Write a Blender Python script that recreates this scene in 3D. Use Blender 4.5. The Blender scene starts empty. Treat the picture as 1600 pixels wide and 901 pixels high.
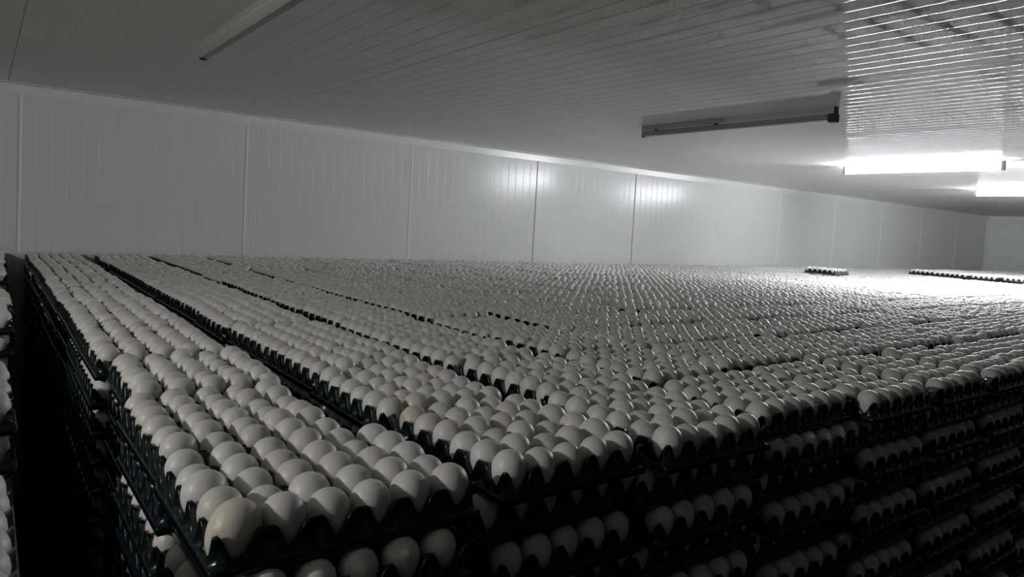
import bpy, math, random
import numpy as np
from mathutils import Matrix, Vector

# ------------------------------------------------------------------ camera, light, exposure
scene = bpy.context.scene
COL = scene.collection
random.seed(7)
rng = np.random.default_rng(11)

F_PX, ROLL, PITCH, YAW, PP_DY = 1107.45, -0.05711, 0.05554, 0.64436, -36.09
TUBE_POWER = 210.0           # radiance of the lit fluorescent tubes
SIDE_POWER = 1000.0          # radiance of the small added bulb over the left block
EXPOSURE = 0.0

def cam_axes(roll, pitch, yaw):
    cy, sy, cp, sp = math.cos(yaw), math.sin(yaw), math.cos(pitch), math.sin(pitch)
    f = Vector((sy * cp, cy * cp, -sp)); r = Vector((cy, -sy, 0)); d = f.cross(r)
    cr, sr = math.cos(roll), math.sin(roll)
    return cr * r + sr * d, -sr * r + cr * d, f
CR, CD, CF = cam_axes(ROLL, PITCH, YAW)
cam_data = bpy.data.cameras.new('camera')
cam = bpy.data.objects.new('camera', cam_data); COL.objects.link(cam)
m = Matrix.Identity(4)
for i in range(3):
    m[i][0] = CR[i]; m[i][1] = -CD[i]; m[i][2] = -CF[i]
cam.matrix_world = m
cam_data.sensor_width = 36.0
cam_data.sensor_fit = 'HORIZONTAL'
cam_data.lens = F_PX / 1600.0 * 36.0
cam_data.shift_y = PP_DY / 1600.0
cam_data.clip_start = 0.02
scene.camera = cam

world = bpy.data.worlds.new('world'); scene.world = world
world.use_nodes = True
world.node_tree.nodes['Background'].inputs[0].default_value = (0, 0, 0, 1)
world.node_tree.nodes['Background'].inputs[1].default_value = 0.0

scene.view_settings.view_transform = 'Standard'
scene.view_settings.look = 'None'
scene.view_settings.exposure = EXPOSURE
scene.view_settings.gamma = 1.0
scene.view_settings.use_curve_mapping = False
scene.cycles.max_bounces = 10
scene.cycles.diffuse_bounces = 6
scene.cycles.glossy_bounces = 4
scene.cycles.sample_clamp_indirect = 6.0
scene.cycles.use_denoising = True

# room (metres, origin at the camera)
Z_CEIL, Z_FLOOR = 0.583, -1.612
Y_BACK, Y_FRONT = 4.49, -6.0
X_LEFT, X_RIGHT = -7.5, 12.69
PANEL = 1.14
SEAM0 = 0.155                # first wall seam
JOINT0 = 1.29                # a ceiling joint
JPITCH = 1.19

# ------------------------------------------------------------------ materials
def mat(name):
    mt = bpy.data.materials.new(name); mt.use_nodes = True
    nt = mt.node_tree; b = nt.nodes['Principled BSDF']
    return mt, nt, b

def steel(name, col, rough, dirt=0.06, spec=0.5, gloss=None):
    mt, nt, b = mat(name)
    if gloss:                 # thin clear lacquer: weight, roughness
        g = nt.nodes.new('ShaderNodeBsdfAnisotropic' if 'ShaderNodeBsdfAnisotropic' in dir(bpy.types) else 'ShaderNodeBsdfGlossy')
        g.inputs['Roughness'].default_value = gloss[1]; g.inputs['Color'].default_value = (1, 1, 1, 1)
        mx = nt.nodes.new('ShaderNodeMixShader'); mx.inputs[0].default_value = gloss[0]
        nt.links.new(b.outputs[0], mx.inputs[1]); nt.links.new(g.outputs[0], mx.inputs[2])
        nt.links.new(mx.outputs[0], nt.nodes['Material Output'].inputs[0])
    tc = nt.nodes.new('ShaderNodeTexCoord')
    n = nt.nodes.new('ShaderNodeTexNoise'); n.inputs['Scale'].default_value = 3.0; n.inputs['Detail'].default_value = 6
    r = nt.nodes.new('ShaderNodeValToRGB')
    r.color_ramp.elements[0].position = 0.3; r.color_ramp.elements[1].position = 0.7
    c0 = tuple(c * (1 - dirt) for c in col)
    r.color_ramp.elements[0].color = (*c0, 1); r.color_ramp.elements[1].color = (*col, 1)
    nt.links.new(tc.outputs['Object'], n.inputs['Vector'])
    nt.links.new(n.outputs['Fac'], r.inputs['Fac'])
    nt.links.new(r.outputs['Color'], b.inputs['Base Color'])
    b.inputs['Roughness'].default_value = rough
    b.inputs['Specular IOR Level'].default_value = spec
    return mt

M_WALL = steel('painted_steel_wall', (0.80, 0.815, 0.80), 0.20, 0.03, 0.28)
M_CEIL = steel('painted_steel_ceiling', (0.90, 0.91, 0.885), 0.6, 0.03, 0.0, (0.17, 0.04))
M_TRIM = steel('painted_steel_trim', (0.88, 0.89, 0.87), 0.25, 0.03)
M_SEAM = steel('pale_joint_sealant', (0.93, 0.93, 0.92), 0.5, 0.02, 0.2)
M_SEAM_DARK = steel('open_panel_joint', (0.36, 0.36, 0.36), 0.5, 0.05, 0.2)
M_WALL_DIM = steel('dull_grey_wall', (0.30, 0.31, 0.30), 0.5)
M_FLOOR = steel('concrete_floor', (0.05, 0.05, 0.047), 0.8, 0.3)
M_HOUSING = steel('lamp_housing', (0.42, 0.42, 0.42), 0.4)
M_DARK = steel('dark_plastic', (0.03, 0.03, 0.035), 0.45)
M_OFF = steel('unlit_diffuser', (0.30, 0.31, 0.32), 0.35)
M_OFF2 = steel('grey_batten', (0.50, 0.50, 0.51), 0.4)
M_PALE = steel('pale_batten', (0.46, 0.46, 0.44), 0.4)
M_SCREW = steel('zinc_screw', (0.12, 0.12, 0.12), 0.4)

def emit(name, col, s):
    mt = bpy.data.materials.new(name); mt.use_nodes = True
    nt = mt.node_tree; nt.nodes.remove(nt.nodes['Principled BSDF'])
    e = nt.nodes.new('ShaderNodeEmission')
    e.inputs[0].default_value = (*col, 1); e.inputs[1].default_value = s
    nt.links.new(e.outputs[0], nt.nodes['Material Output'].inputs[0])
    return mt
M_TUBE = emit('lit_tube', (0.92, 0.94, 1.0), TUBE_POWER)
M_FILL_BULB = emit('fill_bulb_glow', (1.0, 0.98, 0.94), SIDE_POWER)  # glow of the added bulb outside the view

def plastic():
    mt, nt, b = mat('dark_green_plastic')
    oi = nt.nodes.new('ShaderNodeObjectInfo')
    r = nt.nodes.new('ShaderNodeValToRGB')
    r.color_ramp.elements[0].color = (0.0025, 0.011, 0.0105, 1)
    r.color_ramp.elements[1].color = (0.003, 0.009, 0.014, 1)
    nt.links.new(oi.outputs['Random'], r.inputs['Fac'])
    nt.links.new(r.outputs['Color'], b.inputs['Base Color'])
    b.inputs['Roughness'].default_value = 0.24
    b.inputs['Specular IOR Level'].default_value = 0.5
    return mt
M_TRAY = plastic()

def eggshell(name, a, b_, from_attr=False, stain=None):
    mt, nt, b = mat(name)
    r = nt.nodes.new('ShaderNodeValToRGB')
    r.color_ramp.elements[0].color = (*a, 1); r.color_ramp.elements[1].color = (*b_, 1)
    if from_attr:
        at = nt.nodes.new('ShaderNodeAttribute'); at.attribute_name = 'tint'
        nt.links.new(at.outputs['Fac'], r.inputs['Fac'])
    else:
        oi = nt.nodes.new('ShaderNodeObjectInfo')
        nt.links.new(oi.outputs['Random'], r.inputs['Fac'])
    tc = nt.nodes.new('ShaderNodeTexCoord')
    col_out = r.outputs['Color']
    if stain:
        n = nt.nodes.new('ShaderNodeTexNoise'); n.inputs['Scale'].default_value = stain[1]; n.inputs['Detail'].default_value = 5
        rp = nt.nodes.new('ShaderNodeValToRGB')
        rp.color_ramp.elements[0].position = stain[2]; rp.color_ramp.elements[1].position = stain[2] + 0.12
        rp.color_ramp.elements[0].color = (0, 0, 0, 1); rp.color_ramp.elements[1].color = (1, 1, 1, 1)
        mx = nt.nodes.new('ShaderNodeMixRGB'); mx.inputs[2].default_value = (*stain[0], 1)
        nt.links.new(tc.outputs['Object'], n.inputs['Vector'])
        nt.links.new(n.outputs['Fac'], rp.inputs['Fac'])
        nt.links.new(rp.outputs['Color'], mx.inputs[0])
        nt.links.new(col_out, mx.inputs[1]); col_out = mx.outputs[0]
    nt.links.new(col_out, b.inputs['Base Color'])
    fine = nt.nodes.new('ShaderNodeTexNoise'); fine.inputs['Scale'].default_value = 900
    bp = nt.nodes.new('ShaderNodeBump'); bp.inputs['Strength'].default_value = 0.08; bp.inputs['Distance'].default_value = 0.0006
    nt.links.new(tc.outputs['Object'], fine.inputs['Vector'])
    nt.links.new(fine.outputs['Fac'], bp.inputs['Height'])
    if not from_attr:
        nt.links.new(bp.outputs['Normal'], b.inputs['Normal'])
    b.inputs['Roughness'].default_value = 0.42
    b.inputs['Specular IOR Level'].default_value = 0.5
    return mt
EA, EB = (0.70, 0.675, 0.64), (0.80, 0.785, 0.76)
M_EGG = eggshell('white_eggshell', EA, EB)
M_EGG_STUFF = eggshell('white_eggshell_many', EA, EB, True)
M_EGG_STAIN = eggshell('stained_eggshell', (0.72, 0.68, 0.59), (0.72, 0.68, 0.59), stain=((0.56, 0.51, 0.38), 30, 0.52))
M_EGG_SPECK = eggshell('specked_eggshell', EA, EB, stain=((0.25, 0.16, 0.07), 70, 0.70))

# ------------------------------------------------------------------ mesh helpers
def mesh_from(name, V, F, material, smooth=True, sharp=None):
    me = bpy.data.meshes.new(name)
    V = np.asarray(V, dtype=np.float32); F = np.asarray(F, dtype=np.int32)
    me.vertices.add(len(V)); me.vertices.foreach_set('co', V.ravel())
    k = F.shape[1]
    me.loops.add(F.size); me.loops.foreach_set('vertex_index', F.ravel())
    me.polygons.add(len(F))
    me.polygons.foreach_set('loop_start', np.arange(len(F), dtype=np.int32) * k)
    me.polygons.foreach_set('loop_total', np.full(len(F), k, dtype=np.int32))
    me.polygons.foreach_set('use_smooth', np.full(len(F), smooth, dtype=bool))
    me.materials.append(material)
    me.update(calc_edges=True); me.validate()
    return me

def link(name, me, parent=None, loc=None):
    o = bpy.data.objects.new(name, me); COL.objects.link(o)
    if parent: o.parent = parent
    if loc is not None: o.location = loc
    return o

def box_vf(x0, y0, z0, x1, y1, z1):
    V = [(x0,y0,z0),(x1,y0,z0),(x1,y1,z0),(x0,y1,z0),(x0,y0,z1),(x1,y0,z1),(x1,y1,z1),(x0,y1,z1)]
    F = [(0,3,2,1),(4,5,6,7),(0,1,5,4),(1,2,6,5),(2,3,7,6),(3,0,4,7)]
    return V, F

class MB:
    def __init__(s): s.V = []; s.F = []
    def add(s, V, F):
        n = len(s.V); s.V += [tuple(v) for v in V]; s.F += [tuple(i + n for i in f) for f in F]
    def box(s, *a): s.add(*box_vf(*a))
    def prism_y(s, prof, y0, y1):          # closed profile (x,z) extruded along Y
        k = len(prof); n = len(s.V)
        s.V += [(x, y0, z) for x, z in prof] + [(x, y1, z) for x, z in prof]
        s.F += [(n+i, n+(i+1) % k, n+k+(i+1) % k, n+k+i) for i in range(k)]
        s.F += [tuple(n+i for i in reversed(range(k))), tuple(n+k+i for i in range(k))]
    def build(s, name, material, parent=None, smooth=False):
        me = bpy.data.meshes.new(name); me.from_pydata(s.V, [], s.F); me.materials.append(material)
        for p in me.polygons: p.use_smooth = smooth
        me.update()
        return link(name, me, parent)

def structure(o):
    o['kind'] = 'structure'; return o

# ------------------------------------------------------------------ room shell
def profile(u0, u1, joint0, jp, groove, wave, joint_depth, seam_ridge):
    """cross-section of ribbed sandwich panel: list of (u, depth); depth > 0 goes into the panel"""
    pitch = jp / 16.0
    pts = []
    mg = 0.0028 if groove > 0.001 else 0.0042
    k0 = math.floor((u0 - joint0) / jp); k1 = math.ceil((u1 - joint0) / jp)
    for k in range(k0, k1):
        base = joint0 + k * jp
        for r in range(16):
            a = base + r * pitch
            if r == 0:
                g = [(-0.0060, 0), (-0.0045, 0), (-0.003, -seam_ridge), (-0.0021, 0.0), (-0.0019, joint_depth), (0.0019, joint_depth), (0.0021, 0.0), (0.003, -seam_ridge), (0.0045, 0), (0.0060, 0)]
            else:
                g = [(-mg, 0), (-0.0020, 0), (-0.0012, groove * 0.45), (-0.0005, groove), (0.0005, groove), (0.0012, groove * 0.45), (0.0020, 0), (mg, 0)]
            pts += [(a + du, d) for du, d in g]
            n = 16
            for i in range(1, n):
                t = 0.006 + (pitch - 0.012) * i / n
                x = t / pitch
                pts.append((a + t, wave * (0.5 - 0.5 * math.cos(2 * math.pi * x * 3)) * -1))
    pts = [p for p in pts if u0 < p[0] < u1]
    return [(u0, 0.0)] + pts + [(u1, 0.0)]

def ribbed(name, prof, fn, s_vals, material):
    n = len(prof); V = []
    for s in s_vals:
        V += [fn(u, d, s) for u, d in prof]
    V = np.array(V)
    F = []
    for j in range(len(s_vals) - 1):
        a = np.arange(n - 1) + j * n
        F.append(np.stack([a, a + 1, a + 1 + n, a + n], 1))
    return structure(link(name, mesh_from(name, V, np.concatenate(F), material)))

ys = list(np.linspace(Y_FRONT, Y_BACK, 9))
ribbed('ceiling', profile(X_LEFT, X_RIGHT, JOINT0, JPITCH, 0.0012, 0.000004, 0.006, 0.0004),
       lambda u, d, s: (u, s, Z_CEIL + d), ys, M_CEIL)
zs = [Z_FLOOR, -0.8, 0.0, Z_CEIL]
ribbed('wall_back', profile(X_LEFT, X_RIGHT, SEAM0, PANEL, 0.0006, 0.00003, 0.003, 0.0004),
       lambda u, d, s: (u, Y_BACK + d, s), zs, M_WALL)
ribbed('wall_right', profile(Y_FRONT, Y_BACK, Y_BACK - 1.05, PANEL, 0.0006, 0.00003, 0.003, 0.0004),
       lambda u, d, s: (X_RIGHT + d, u, s), zs, M_WALL)
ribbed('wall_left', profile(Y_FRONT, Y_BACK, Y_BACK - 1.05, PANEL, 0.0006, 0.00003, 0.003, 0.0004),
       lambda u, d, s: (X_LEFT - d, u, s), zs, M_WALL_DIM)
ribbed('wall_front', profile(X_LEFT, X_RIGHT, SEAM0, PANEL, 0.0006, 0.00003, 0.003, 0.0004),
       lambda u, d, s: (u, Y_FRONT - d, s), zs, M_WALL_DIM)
b = MB(); b.box(X_LEFT - .1, Y_FRONT - .1, Z_FLOOR - 0.1, X_RIGHT + .1, Y_BACK + .1, Z_FLOOR)
structure(b.build('floor', M_FLOOR))

def angle_trim(name, axis, pos, a0, a1, sgn, screws=True):
    """folded steel angle covering the wall / ceiling joint; legs 55 mm, with screws"""
    t, leg = 0.0022, 0.052
    b = MB()
    if axis == 'x':      # runs along X on wall y = pos
        y, zc = pos, Z_CEIL
        prof = [(y, zc - leg), (y + sgn * t, zc - leg), (y + sgn * 0.004, zc - 0.006), (y + sgn * 0.006, zc - 0.004), (y + sgn * leg, zc - t), (y + sgn * leg, zc), (y, zc)]
        k = len(prof)
        V = [(a0, p, q) for p, q in prof] + [(a1, p, q) for p, q in prof]
    else:
        x, zc = pos, Z_CEIL
        prof = [(x, zc - leg), (x + sgn * t, zc - leg), (x + sgn * 0.004, zc - 0.006), (x + sgn * 0.006, zc - 0.004), (x + sgn * leg, zc - t), (x + sgn * leg, zc), (x, zc)]
        k = len(prof)
        V = [(p, a0, q) for p, q in prof] + [(p, a1, q) for p, q in prof]
    F = [(i, (i + 1) % k, k + (i + 1) % k, k + i) for i in range(k)] + [tuple(range(k)), tuple(range(2 * k - 1, k - 1, -1))]
    b.add(V, F)
    o = structure(b.build(name, M_TRIM))
    if screws and axis == 'x':
        sx = MB()
        n = 8
        V = [(0.0032 * math.cos(2 * math.pi * i / n), 0, 0.0032 * math.sin(2 * math.pi * i / n)) for i in range(n)]
        V += [(v[0] * .8, -0.0016, v[2] * .8) for v in V]
        F = [(i, (i + 1) % n, n + (i + 1) % n, n + i) for i in range(n)] + [tuple(range(n, 2 * n))]
        sx.add(V, F)
        proto = sx.build('screw', M_SCREW, o)
        xs = [0.09, 0.42, 0.76, 1.08, 1.11] + [1.11 + 0.37 * i for i in range(1, 30)]
        first = True
        for X in xs:
            if X > a1: break
            s = proto if first else proto.copy()
            if not first:
                COL.objects.link(s); s.parent = o
            first = False
            s.location = (X, pos - 0.0024, Z_CEIL - 0.032)
    return o
angle_trim('trim_1', 'x', Y_BACK, X_LEFT, X_RIGHT, -1)
angle_trim('trim_2', 'y', X_RIGHT, Y_FRONT, Y_BACK - 0.052, -1)
b = MB()     # vertical corner trim
b.add([(X_RIGHT - 0.05, Y_BACK, Z_FLOOR), (X_RIGHT, Y_BACK - 0.05, Z_FLOOR), (X_RIGHT, Y_BACK, Z_FLOOR),
       (X_RIGHT - 0.05, Y_BACK, Z_CEIL - .052), (X_RIGHT, Y_BACK - 0.05, Z_CEIL - .052), (X_RIGHT, Y_BACK, Z_CEIL - .052)],
      [(0, 1, 4, 3), (0, 2, 1), (3, 4, 5), (1, 2, 5, 4), (2, 0, 3, 5)])
structure(b.build('trim_3', M_TRIM))
# aluminium joint strips between wall panels
for n, k in enumerate(range(-3, 11)):
    X = SEAM0 + k * PANEL
    hw = 0.0035 if k in (3, 4) else 0.006
    b = MB(); b.prism_y([(X - hw, 0), (X + hw, 0), (X + 0.0035, 0.003), (X - 0.0035, 0.003)], Z_FLOOR, Z_CEIL - .052)
    b.V = [(x, Y_BACK - z, y) for x, y, z in b.V]
    structure(b.build('trim_%d' % (n + 4), M_SEAM_DARK if k in (3, 4) else M_SEAM))

# ------------------------------------------------------------------ ceiling lamps
def lamp(x, y0, y1, lit, label, group, body_mat=None, cover_mat=None):
    """slim batten: a steel spine on the ceiling carrying two tubes, one above the other"""
    yc = (y0 + y1) / 2; L = (y1 - y0) / 2
    root = bpy.data.objects.new('ceiling_lamp', None); COL.objects.link(root)
    root.location = (x, yc, Z_CEIL); root['label'] = label; root['category'] = 'lamp'; root['group'] = group
    if lit:
        b = MB()      # folded steel spine with a ledge between the tubes
        b.prism_y([(-0.018, 0), (-0.018, -0.003), (-0.003, -0.005), (-0.003, -0.0295), (-0.013, -0.0305), (-0.013, -0.0325), (-0.003, -0.0335), (-0.003, -0.052),
                   (0.003, -0.052), (0.003, -0.0335), (0.013, -0.0325), (0.013, -0.0305), (0.003, -0.0295), (0.003, -0.005), (0.018, -0.003), (0.018, 0)], -L, L)
        b.build('housing', M_TRIM, root)
        n = 14
        for zc in (-0.0175, -0.0455):
            b = MB()
            b.prism_y([(0.0118 * math.cos(2 * math.pi * i / n), zc + 0.0118 * math.sin(2 * math.pi * i / n)) for i in range(n)], -L + 0.018, L - 0.018)
            b.build('tube', M_TUBE, root, smooth=True)
    else:
        b = MB()      # closed batten: back channel, white ledge, darker lower cover
        b.prism_y([(-0.016, 0), (-0.018, -0.004), (-0.018, -0.027), (0.018, -0.027), (0.018, -0.004), (0.016, 0)], -L + 0.004, L - 0.004)
        b.build('housing', body_mat, root)
        b = MB(); b.prism_y([(-0.021, -0.027), (-0.021, -0.0295), (0.021, -0.0295), (0.021, -0.027)], -L + 0.004, L - 0.004)
        b.build('ledge', M_TRIM, root)
        b = MB(); b.prism_y([(-0.018, -0.0295), (-0.018, -0.048), (-0.012, -0.055), (0.012, -0.055), (0.018, -0.048), (0.018, -0.0295)], -L + 0.004, L - 0.004)
        b.build('cover', cover_mat, root)
    for s in (-1, 1):
        y = s * L
        w = 0.018 if lit else 0.007
        a, c = (y - w, y) if s > 0 else (y, y + w)
        b = MB()
        b.prism_y([(-0.015, 0), (-0.015, -0.026), (-0.012, -0.0305), (-0.015, -0.034), (-0.0145, -0.055), (-0.008, -0.060), (0.008, -0.060), (0.0145, -0.055), (0.015, -0.034), (0.012, -0.0305), (0.015, -0.026), (0.015, 0)], a, c)
        b.build('end_cap', M_DARK if not lit else M_HOUSING, root)
    if not lit and cover_mat is M_OFF:
        b = MB(); b.prism_y([(-0.021, -0.030), (-0.021, -0.058), (-0.014, -0.066), (0.014, -0.066), (0.021, -0.058), (0.021, -0.030)], -L - 0.002, -L + 0.028)
        b.build('socket', M_DARK, root)
        for yy in (0.10 * L, 0.80 * L):
            b = MB(); b.prism_y([(-0.0225, -0.024), (-0.0225, -0.033), (-0.018, -0.033), (-0.018, -0.024)], yy - 0.010, yy + 0.010)
            b.build('clip', M_DARK, root)
    return root
G = 'slim tube lamps on the ceiling'
lamp(5.13, 1.75, 2.79, True, 'lit white tube lamp on the ceiling, nearer and longer of the two glowing lamps', G)
lamp(7.41, 1.71, 2.75, True, 'lit white tube lamp at the right picture edge, behind the other glowing lamp', G)
lamp(2.90, 1.63, 2.73, False, 'unlit dark grey tube lamp on the ceiling before the glowing lamps', G, M_OFF2, M_OFF)
lamp(0.622, 1.58, 2.72, False, 'unlit pale tube lamp on the dark ceiling at upper left', G, M_PALE, M_PALE)
b = MB()      # unseen bulb and holder, added to light the near eggs from the left
root = bpy.data.objects.new('fill_bulb', None); COL.objects.link(root); root.location = (-1.7, 0.95, Z_CEIL)
root['label'] = 'added, unseen lit bulb on the ceiling above the block beyond the dark gap'; root['category'] = 'lamp'
n = 16
b.add([(0.026 * math.cos(2 * math.pi * i / n), 0.026 * math.sin(2 * math.pi * i / n), z) for z in (0, -0.035) for i in range(n)],
      [(i, (i + 1) % n, n + (i + 1) % n, n + i) for i in range(n)] + [tuple(range(n, 2 * n))])
b.build('holder', M_DARK, root)
b = MB()
prof = [(0.012, -0.034), (0.016, -0.048), (0.028, -0.066), (0.034, -0.084), (0.031, -0.102), (0.019, -0.115), (0.0, -0.119)]
b.add([(r * math.cos(2 * math.pi * i / n), r * math.sin(2 * math.pi * i / n), z) for r, z in prof[:-1] for i in range(n)] + [(0, 0, -0.119)],
      [(k * n + i, k * n + (i + 1) % n, (k + 1) * n + (i + 1) % n, (k + 1) * n + i) for k in range(len(prof) - 2) for i in range(n)]
      + [((len(prof) - 2) * n + i, (len(prof) - 2) * n + (i + 1) % n, (len(prof) - 1) * n) for i in range(n)])
b.build('bulb', M_FILL_BULB, root, smooth=True)

# ------------------------------------------------------------------ egg tray mesh
E_ = 0.047                    # cell pitch
PEG_Z = 0.031
def sstep(a, b, x):
    t = np.clip((x - a) / (b - a), 0, 1); return t * t * (3 - 2 * t)

def tray_height(x, y, nx, ny):
    """top surface of a moulded tray; x, y in metres from the tray's corner. nx = cells along x"""
    i = np.clip(np.round(x / E_), 0, nx); j = np.clip(np.round(y / E_), 0, ny)
    dx = np.abs(x - i * E_); dy = np.abs(y - j * E_)
    # pegs on the long (6 cell) sides are broad, the others slim
    onx = ((j == 0) | (j == ny)) & (nx == 6) & (i > 0) & (i < nx)
    ony = ((i == 0) | (i == nx)) & (ny == 6) & (j > 0) & (j < ny)
    dx = np.where(onx, np.maximum(dx - 0.0048, 0), dx)
    dy = np.where(ony, np.maximum(dy - 0.0048, 0), dy)
    r = (dx ** 3 + dy ** 3) ** (1 / 3)
    edge = (i == 0) | (i == nx) | (j == 0) | (j == ny)
    lin = np.clip((r - 0.0048) / (0.0205 - 0.0048), 0, 1)
    peg = PEG_Z * np.where(edge, (1 - lin) ** 1.15, 1 - sstep(0.0040, 0.0205, r) ** 0.85) + 0.003
    peg = np.where(r < 0.0045, PEG_Z + 0.003 - 0.0012 * (r / 0.0045) ** 2, peg)
    cx = (np.floor(np.clip(x / E_, 0, nx - 1e-6)) + .5) * E_; cy = (np.floor(np.clip(y / E_, 0, ny - 1e-6)) + .5) * E_
    rc = np.hypot(x - cx, y - cy)
    cup = -0.006 + 0.016 * np.clip(rc / 0.024, 0, 1.2) ** 2
    return np.maximum(cup, np.where(r < 0.0214, peg, -1))

def tray_vf(nx, ny, sub, rows=6):
    W, H = nx * E_, ny * E_
    gx = np.linspace(0, W, nx * sub + 1); gy = np.linspace(0, H, ny * sub + 1)
    X, Y = np.meshgrid(gx, gy)
    Z = tray_height(X, Y, nx, ny)
    V = [np.stack([X.ravel(), Y.ravel(), Z.ravel()], 1)]
    n = len(gx); a = (np.arange(len(gy) - 1)[:, None] * n + np.arange(n - 1)[None, :]).ravel()
    F = [np.stack([a, a + 1, a + 1 + n, a + n], 1)]
    nv = len(V[0])
    # outer skin, following the border all round
    loop = [(x, 0.0) for x in gx[:-1]] + [(W, y) for y in gy[:-1]] + [(x, H) for x in gx[::-1][:-1]] + [(0.0, y) for y in gy[::-1][:-1]]
    L = np.array(loop); lz = tray_height(L[:, 0], L[:, 1], nx, ny)
    nrm = np.zeros_like(L)
    nrm[:, 0] = np.where(L[:, 0] <= 1e-9, -1, 0) + np.where(L[:, 0] >= W - 1e-9, 1, 0)
    nrm[:, 1] = np.where(L[:, 1] <= 1e-9, -1, 0) + np.where(L[:, 1] >= H - 1e-9, 1, 0)
    side_x = (np.abs(nrm[:, 1]) > 0) & (np.abs(nrm[:, 0]) == 0)
    s = np.where(side_x, L[:, 0], L[:, 1])
    ds = np.abs(s - np.round(s / E_) * E_)
    rec = 1 - sstep(0.003, 0.009, ds)                      # hollow in the back of each peg
    ring = []
    base = 0.003
    for k in range(rows + 1):
        t = k / rows
        z = lz * (1 - t) + base * t
        off = 0.0008 + 0.0026 * t ** 1.3
        off = off - rec * 0.0065 * (sstep(0.12, 0.3, t) * (1 - sstep(0.8, 0.97, t))) * (lz > 0.012)
        ring.append(np.column_stack([L + nrm * off[:, None] if np.ndim(off) else L + nrm * off, np.maximum(z, base)]))
    for off, z in ((0.0042, 0.003), (0.0046, 0.0022), (0.0046, -0.0062), (0.0030, -0.0066), (0.0026, -0.001)):
        ring.append(np.column_stack([L + nrm * off, np.full(len(L), z)]))
    m_ = len(L)
    for k in range(len(ring)):
        V.append(ring[k])
    idx = np.arange(m_); nx_ = (idx + 1) % m_
    for k in range(len(ring) - 1):
        A = nv + k * m_; B = nv + (k + 1) * m_
        F.append(np.stack([A + idx, B + idx, B + nx_, A + nx_], 1))
    # join the grid border to the skin
    gi = {}
    def gidx(x, y): return int(round(y / E_ * sub)) * n + int(round(x / E_ * sub))
    border = np.array([gidx(x, y) for x, y in loop])
    F.append(np.stack([border, nv + idx, nv + nx_, border[nx_]], 1))
    V = np.concatenate(V); V[:, 0] -= W / 2; V[:, 1] -= H / 2
    return V, np.concatenate(F)

TRAY_V, TRAY_F = tray_vf(5, 6, 12)
tray_me = mesh_from('egg_tray', TRAY_V, TRAY_F, M_TRAY)
LOW_V, LOW_F = tray_vf(5, 6, 6, rows=3)

# ------------------------------------------------------------------ egg mesh
def egg_vf(nu, nv, a=0.0272, bb=0.0214, k=0.16):
    """egg standing on its narrow end, centre at the origin"""
    V = [(0, 0, a)]
    for i in range(1, nv):
        t = math.pi * i / nv
        r = bb * math.sin(t) * (1 + k * math.cos(t))
        V += [(r * math.cos(2 * math.pi * j / nu), r * math.sin(2 * math.pi * j / nu), a * math.cos(t)) for j in range(nu)]
    V.append((0, 0, -a))
    F = []
    for j in range(nu): F.append((0, 1 + j, 1 + (j + 1) % nu, 1 + (j + 1) % nu))
    for i in range(nv - 2):
        o = 1 + i * nu
        for j in range(nu): F.append((o + j, o + nu + j, o + nu + (j + 1) % nu, o + (j + 1) % nu))
    o = 1 + (nv - 2) * nu; e = len(V) - 1
    for j in range(nu): F.append((o + j, e, o + (j + 1) % nu, e))
    return np.array(V), F
def egg_mesh(name, material, nu=28, nv=20, **kw):
    V, F = egg_vf(nu, nv, **kw)
    F2 = []
    for f in F:
        g = []
        for i in f:
            if i not in g: g.append(i)
        F2.append(g)
    me = bpy.data.meshes.new(name); me.from_pydata([tuple(v) for v in V], [], F2)
    me.materials.append(material)
    for p in me.polygons: p.use_smooth = True
    me.update(); return me
EGG_MES = [egg_mesh('egg', M_EGG, a=0.0272, bb=0.0216, k=0.14), egg_mesh('egg', M_EGG, a=0.0280, bb=0.0212, k=0.18), egg_mesh('egg', M_EGG, a=0.0262, bb=0.0220, k=0.12)]
EGG_STAIN = egg_mesh('egg', M_EGG_STAIN, a=0.0280, bb=0.0216, k=0.14)
EGG_SPECK = egg_mesh('egg', M_EGG_SPECK, a=0.0272, bb=0.0216, k=0.14)

def tri_egg(nu, nv):
    V, F = egg_vf(nu, nv)
    T = []
    for f in F:
        if f[2] == f[3]: T.append((f[0], f[1], f[2]))
        elif f[1] == f[3]: T.append((f[0], f[1], f[2]))
        else: T += [(f[0], f[1], f[2]), (f[0], f[2], f[3])]
    return V, np.array(T)

# ------------------------------------------------------------------ lay out the stacks
LAYER = 0.0555
Z_TOP = -0.3245               # rim level of the top trays
NLAYER = 24
XC = [0.300, 0.610, 0.895, 1.188, 1.468, 1.756]
while XC[-1] < X_RIGHT - 0.45: XC.append(XC[-1] + 0.2935)
YC = [0.778, 1.072, 1.370, 1.665, 1.960]
while len(YC) < 13: YC.append(YC[-1] + 0.2955)
NC, NR = len(XC), len(YC)

def yaw_for(wide):            # the mesh is 5 across x, 6 across y; wide = 6 across x
    return math.pi / 2 if wide else 0.0

TR = []    # every tray: dict(kind, c, r, layer, x, y, z, wide, rot)
def place(block, c, r, layer, x, y, z, wide, rot):
    t = dict(block=block, c=c, r=r, layer=layer, x=x, y=y, z=z, wide=wide, rot=rot); TR.append(t); return t

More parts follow.
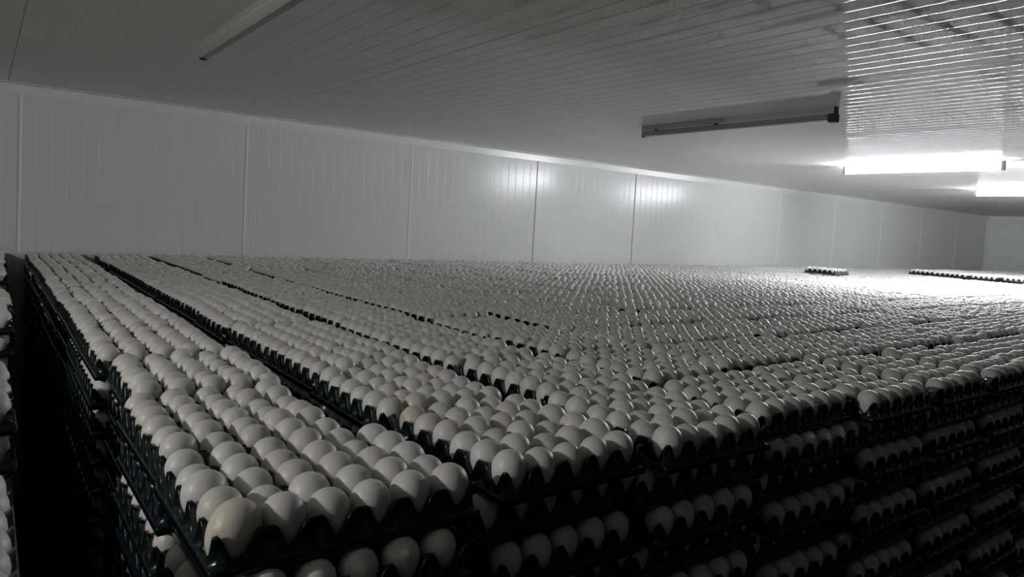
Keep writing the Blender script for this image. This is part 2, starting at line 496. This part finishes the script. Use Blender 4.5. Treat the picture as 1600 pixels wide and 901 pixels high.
WIDE = {(0, 0): True, (3, 0): True}
FIX = {(0, 0): (0.3095, 0.761), (1, 0): (0.611, 0.7905), (2, 0): (0.885, 0.777), (3, 0): (1.1845, 0.788), (4, 0): (1.466, 0.7755), (5, 0): (1.753, 0.7755),
       (0, 1): (0.288, 1.036), (0, 2): (0.308, 1.331), (0, 3): (0.294, 1.640), (0, 4): (0.296, 1.945), (1, 1): (0.602, 1.085), (1, 2): (0.612, 1.385), (2, 1): (0.906, 1.07), (3, 1): (1.186, 1.076), (3, 2): (1.19, 1.376)}
for c in range(NC):
    for r in range(NR):
        if (c, r) in WIDE: wide = True
        elif c <= 2 or (c, r) in ((4, 0), (5, 0), (6, 0), (3, 1), (3, 2)): wide = False
        else: wide = bool(rng.random() < (0.2 if c <= 4 else 0.42))
        x, y = FIX.get((c, r), (XC[c] + rng.normal(0, 0.004), YC[r] + rng.normal(0, 0.003)))
        rot = rng.normal(0, 0.006)
        z = Z_TOP + rng.normal(0, 0.0015)
        extra = 1 if ((XC[c] > 8.15 and YC[r] < 3.55) or (c, r) in ((20, 9), )) else 0
        front_face = r == 0
        left_face = c == 0
        if front_face or left_face: depth = NLAYER
        elif c <= 6 and r <= 6: depth = 4
        else: depth = 2
        for l in range(-extra, depth):
            w = wide if (l % 2 == 0 or r > 0) else (not wide)
            jx, jy = (0, 0) if l <= 0 else (rng.normal(0, 0.0025), rng.normal(0, 0.0025))
            jr = 0 if l <= 0 else rng.normal(0, 0.006)
            place('main', c, r, l, x + jx, y + jy, z - l * LAYER, w, rot + jr)
# block across the dark gap on the left
LTOP = [0, 2, 0, 1, 2, 0, 0, 1, 1, 0, 1, 0, 0]
LX = [0.014, -0.02, 0.028, 0.0, 0.01, 0.050, 0.060, 0.05, 0.05, 0.07, 0.06, 0.08, 0.085]
for r in (-1, -2, -3):         # unseen nearer rows, added to keep light out of the gap
    for c in range(2):
        for l in range(1, NLAYER):
            place('left', c, r, l, -0.10 - 0.3 * c, YC[0] - 0.03 + 0.296 * r, Z_TOP - l * LAYER, False, rng.normal(0, 0.006))
for r in range(NR):
    for c in range(2):
        x = LX[r] - 0.106 - 0.300 * c; y = YC[r] - 0.03 + rng.normal(0, 0.003)
        for l in range(LTOP[r], NLAYER):
            wide = False
            place('left', c, r, l, x + (rng.normal(0, 0.002) if l > LTOP[r] else 0), y + (rng.normal(0, 0.002) if l > LTOP[r] else 0),
                  Z_TOP - l * LAYER, wide, rng.normal(0, 0.006))

# ---- which trays carry eggs where, and how big they show
def project(p):
    v = Vector(p); z = v.dot(CF)
    if z < 0.05: return None
    return (800 + F_PX * v.dot(CR) / z, 450.5 + PP_DY + F_PX * v.dot(CD) / z, z)

def tops(t):                  # is this the uppermost tray of its stack
    if t['r'] < 0: return t['layer'] == 1
    if t['block'] == 'left': return t['layer'] == LTOP[t['r']]
    if t['layer'] < 0: return True
    return t['layer'] == 0 and not any_extra.get((t['c'], t['r']), False)
any_extra = {(t['c'], t['r']): True for t in TR if t['block'] == 'main' and t['layer'] < 0}

cand = []
for i, t in enumerate(TR):
    p = project((t['x'], t['y'], t['z']))
    t['top'] = tops(t)
    t['ind'] = False
    if p is None or t['r'] < 0: continue
    if not (-60 < p[0] < 1660 and -50 < p[1] < 950): continue
    if t['top']: sc = p[2]
    elif t['block'] == 'main' and t['r'] == 0 and t['layer'] <= 12: sc = p[2] * 1.15
    elif t['block'] == 'main' and t['c'] == 0 and t['layer'] <= 2: sc = p[2] * 1.8
    elif t['block'] == 'left' and t['c'] == 0 and t['layer'] <= LTOP[t['r']] + 2: sc = p[2] * 1.8
    else: continue
    if t['block'] == 'left' and t['c'] > 0: continue
    cand.append((sc, i))
cand.sort()
for sc, i in cand[:300]: TR[i]['ind'] = True

ORD = ['zeroth', 'first', 'second', 'third', 'fourth', 'fifth', 'sixth', 'seventh', 'eighth', 'ninth', 'tenth', 'eleventh', 'twelfth', 'thirteenth', 'fourteenth',
       'fifteenth', 'sixteenth', 'seventeenth', 'eighteenth', 'nineteenth', 'twentieth', 'twenty-first', 'twenty-second', 'twenty-third', 'twenty-fourth', 'twenty-fifth',
       'twenty-sixth', 'twenty-seventh', 'twenty-eighth', 'twenty-ninth', 'thirtieth', 'thirty-first', 'thirty-second', 'thirty-third', 'thirty-fourth', 'thirty-fifth',
       'thirty-sixth', 'thirty-seventh', 'thirty-eighth', 'thirty-ninth', 'fortieth', 'forty-first', 'forty-second', 'forty-third', 'forty-fourth']

def tray_label(t):
    c, r, l = t['c'] + 1, t['r'] + 1, t['layer']
    if t['block'] == 'left':
        k = l - LTOP[t['r']]
        if k == 0: return 'dark green egg tray topping the %s stack from the front across the dark gap' % ORD[r]
        return 'dark green egg tray, %s below the top, %s stack back across the dark gap' % (ORD[k], ORD[r])
    if t['top']:
        if c == 1 and r == 1: return 'dark green egg tray at the near corner by the dark gap, full of eggs'
        return 'full dark green egg tray on top, %s from the dark gap in %s row back' % (ORD[c], ORD[r])
    if r == 1: return 'dark green egg tray, %s below the top in %s front stack from the gap' % (ORD[l], ORD[c])
    return 'dark green egg tray, %s below the top, facing the gap, %s stack back' % (ORD[l], ORD[r])

for t in TR:
    if not t['ind']: continue
    o = bpy.data.objects.new('egg_tray', tray_me); COL.objects.link(o)
    o.location = (t['x'], t['y'], t['z']); o.rotation_euler = (0, 0, yaw_for(t['wide']) + t['rot'])
    o['label'] = tray_label(t); o['category'] = 'egg tray'
    if t['block'] == 'left': o['group'] = 'egg trays across the dark gap'
    elif t['top']: o['group'] = 'egg trays on top of the main block'
    else: o['group'] = 'stacked egg trays below the top layer'

# the remaining trays, one object
VV, FF, off = [], [], 0
for t in TR:
    if t['ind']: continue
    a = yaw_for(t['wide']) + t['rot']; ca, sa = math.cos(a), math.sin(a)
    V = LOW_V.copy()
    x = V[:, 0] * ca - V[:, 1] * sa + t['x']; y = V[:, 0] * sa + V[:, 1] * ca + t['y']
    VV.append(np.column_stack([x, y, V[:, 2] + t['z']]).astype(np.float32)); FF.append(LOW_F + off); off += len(V)
o = link('egg_tray_stacks', mesh_from('egg_tray_stacks', np.concatenate(VV), np.concatenate(FF), M_TRAY))
o['kind'] = 'stuff'; o['category'] = 'egg trays'
o['label'] = 'uncounted dark green egg trays farther back and deep inside the stacks'
del VV, FF

# ---- eggs
EG = []       # x, y, z, tiltdir, tilt, scale, tray, i, j, dist, priority
for ti, t in enumerate(TR):
    nx, ny = (6, 5) if t['wide'] else (5, 6)
    p = project((t['x'], t['y'], t['z']))
    for j in range(ny):
        for i in range(nx):
            if not t['top']:
                perim = (t['block'] == 'main' and ((t['r'] == 0 and (j <= 1) and t['c'] < 16) or (t['r'] == 0 and j == 0) or (t['c'] == 0 and i <= 1 and t['layer'] < 10))) \
                    or (t['block'] == 'left' and i >= nx - 2 and t['layer'] < 14 and t['c'] == 0) \
                    or (t['block'] == 'main' and t['layer'] == 1 and t['c'] <= 8 and t['r'] <= 8)
                if not perim: continue
            lx = (i - (nx - 1) / 2) * E_; ly = (j - (ny - 1) / 2) * E_
            ca, sa = math.cos(t['rot']), math.sin(t['rot'])
            sc = rng.normal(1.0, 0.028)
            tilt = abs(rng.normal(0, 0.13)); 
            if t['top'] and rng.random() < 0.05: tilt = rng.uniform(0.3, 0.6)
            if not t['top']: tilt = abs(rng.normal(0, 0.06)); sc = rng.normal(0.965, 0.02)
            az = rng.uniform(0, 2 * math.pi)
            dz = rng.normal(0, 0.0012) if t['top'] else 0.0
            x = t['x'] + lx * ca - ly * sa + rng.normal(0, 0.0009); y = t['y'] + lx * sa + ly * ca + rng.normal(0, 0.0009)
            z = t['z'] + 0.0235 + dz + 0.0272 * (sc - 1)
            dist = math.sqrt(x * x + y * y + z * z)
            EG.append([x, y, z, az, tilt, sc, ti, i, j, dist])
vis = []
for n, e in enumerate(EG):
    t = TR[e[6]]
    if not t['top'] or t['r'] < 0: continue
    p = project((e[0], e[1], e[2] + 0.02))
    if p is None or not (-10 < p[0] < 1610 and 0 < p[1] < 915): continue
    if t['block'] == 'left' and t['c'] > 0: continue
    vis.append((p[2], n))
vis.sort()
IND = set(n for _, n in vis[:300])

def egg_label(t, i, j):
    c, r = t['c'] + 1, t['r'] + 1
    nx = 6 if t['wide'] else 5
    if t['block'] == 'left':
        return 'white egg, %s from the edge, %s back, %s stack back across the dark gap' % (ORD[nx - i], ORD[j + 1], ORD[r])
    if c == 1 and r == 1:
        tr = 'in the tray at the near corner'
    elif r == 1:
        tr = 'in the front row tray %s from the gap' % ORD[c]
    elif c == 1:
        tr = 'in the gap-side tray, %s row back' % ORD[r]
    else:
        tr = 'in tray %s from gap, row %s back' % (ORD[c], ORD[r])
    return 'white egg, %s across, %s back, %s' % (ORD[i + 1], ORD[j + 1], tr)

for n in sorted(IND):
    x, y, z, az, tilt, sc, ti, i, j, dist = EG[n]
    t = TR[ti]
    me = EGG_MES[n % 3]
    lab = egg_label(t, i, j)
    if t['block'] == 'main' and (t['c'], t['r']) == (0, 0):
        if (i, j) == (0, 0):
            me = EGG_STAIN; az, tilt = math.radians(20), 0.62
            lab = 'yellow-stained white egg leaning at the very corner of the nearest tray'
        if (i, j) == (1, 1): tilt, az, z = 1.0, math.radians(120), z - 0.004
    if t['block'] == 'main' and (t['c'], t['r']) == (0, 0) and (i, j) == (5, 2):
        me = EGG_SPECK; lab = 'white egg with a brown speck, last across, third back in nearest tray'
    if t['block'] == 'main' and (t['c'], t['r']) == (1, 0) and (i, j) in ((0, 5), (2, 3)):
        me = EGG_STAIN
        lab = 'yellow-stained egg, %s back, %s across in second front row tray' % (ORD[j + 1], ORD[i + 1])
    o = bpy.data.objects.new('egg', me); COL.objects.link(o)
    q = Matrix.Rotation(az, 4, 'Z') @ Matrix.Rotation(tilt, 4, 'Y') @ Matrix.Rotation(az * 1.7, 4, 'Z')
    o.matrix_world = Matrix.Translation((x, y, z)) @ q @ Matrix.Scale(sc, 4)
    o['label'] = lab; o['category'] = 'egg'
    o['group'] = 'nearest eggs on the top trays' if t['block'] == 'main' else 'eggs across the dark gap'

# all other eggs, one object
rest = [e for n, e in enumerate(EG) if n not in IND]
parts = []
lods = [(3.0, tri_egg(18, 12)), (5.5, tri_egg(12, 9)), (99.0, tri_egg(9, 7))]
lo = 0.0; VV, FF, TT, off = [], [], [], 0
for hi, (EV, EF) in lods:
    S = np.array([e for e in rest if lo <= e[9] < hi]); lo = hi
    if not len(S): continue
    k = len(EV); n = len(S)
    az, ti_, sc = S[:, 3], S[:, 4], S[:, 5]
    # rotation: about axis (-sin az, cos az, 0) by tilt
    v = EV[None] * sc[:, None, None]
    c1, s1 = np.cos(ti_), np.sin(ti_)
    x = v[:, :, 0] * c1[:, None] + v[:, :, 2] * s1[:, None]; zz = -v[:, :, 0] * s1[:, None] + v[:, :, 2] * c1[:, None]; yy = v[:, :, 1]
    ca, sa = np.cos(az)[:, None], np.sin(az)[:, None]
    P = np.stack([x * ca - yy * sa + S[:, 0:1], x * sa + yy * ca + S[:, 1:2], zz + S[:, 2:3]], 2).reshape(-1, 3)
    VV.append(P.astype(np.float32))
    FF.append((EF[None] + (np.arange(n) * k)[:, None, None]).reshape(-1, 3) + off); off += n * k
    tint = rng.random(n); TT.append(np.repeat(tint, k))
me = mesh_from('packed_eggs', np.concatenate(VV), np.concatenate(FF), M_EGG_STUFF)
at = me.attributes.new('tint', 'FLOAT', 'POINT'); at.data.foreach_set('value', np.concatenate(TT).astype(np.float32))
o = link('packed_eggs', me)
o['kind'] = 'stuff'; o['category'] = 'eggs'; o['label'] = 'thousands of white eggs filling the trays all the way to the walls'
print('TRAYS', len(TR), 'EGGS', len(EG), 'faces', len(me.polygons))
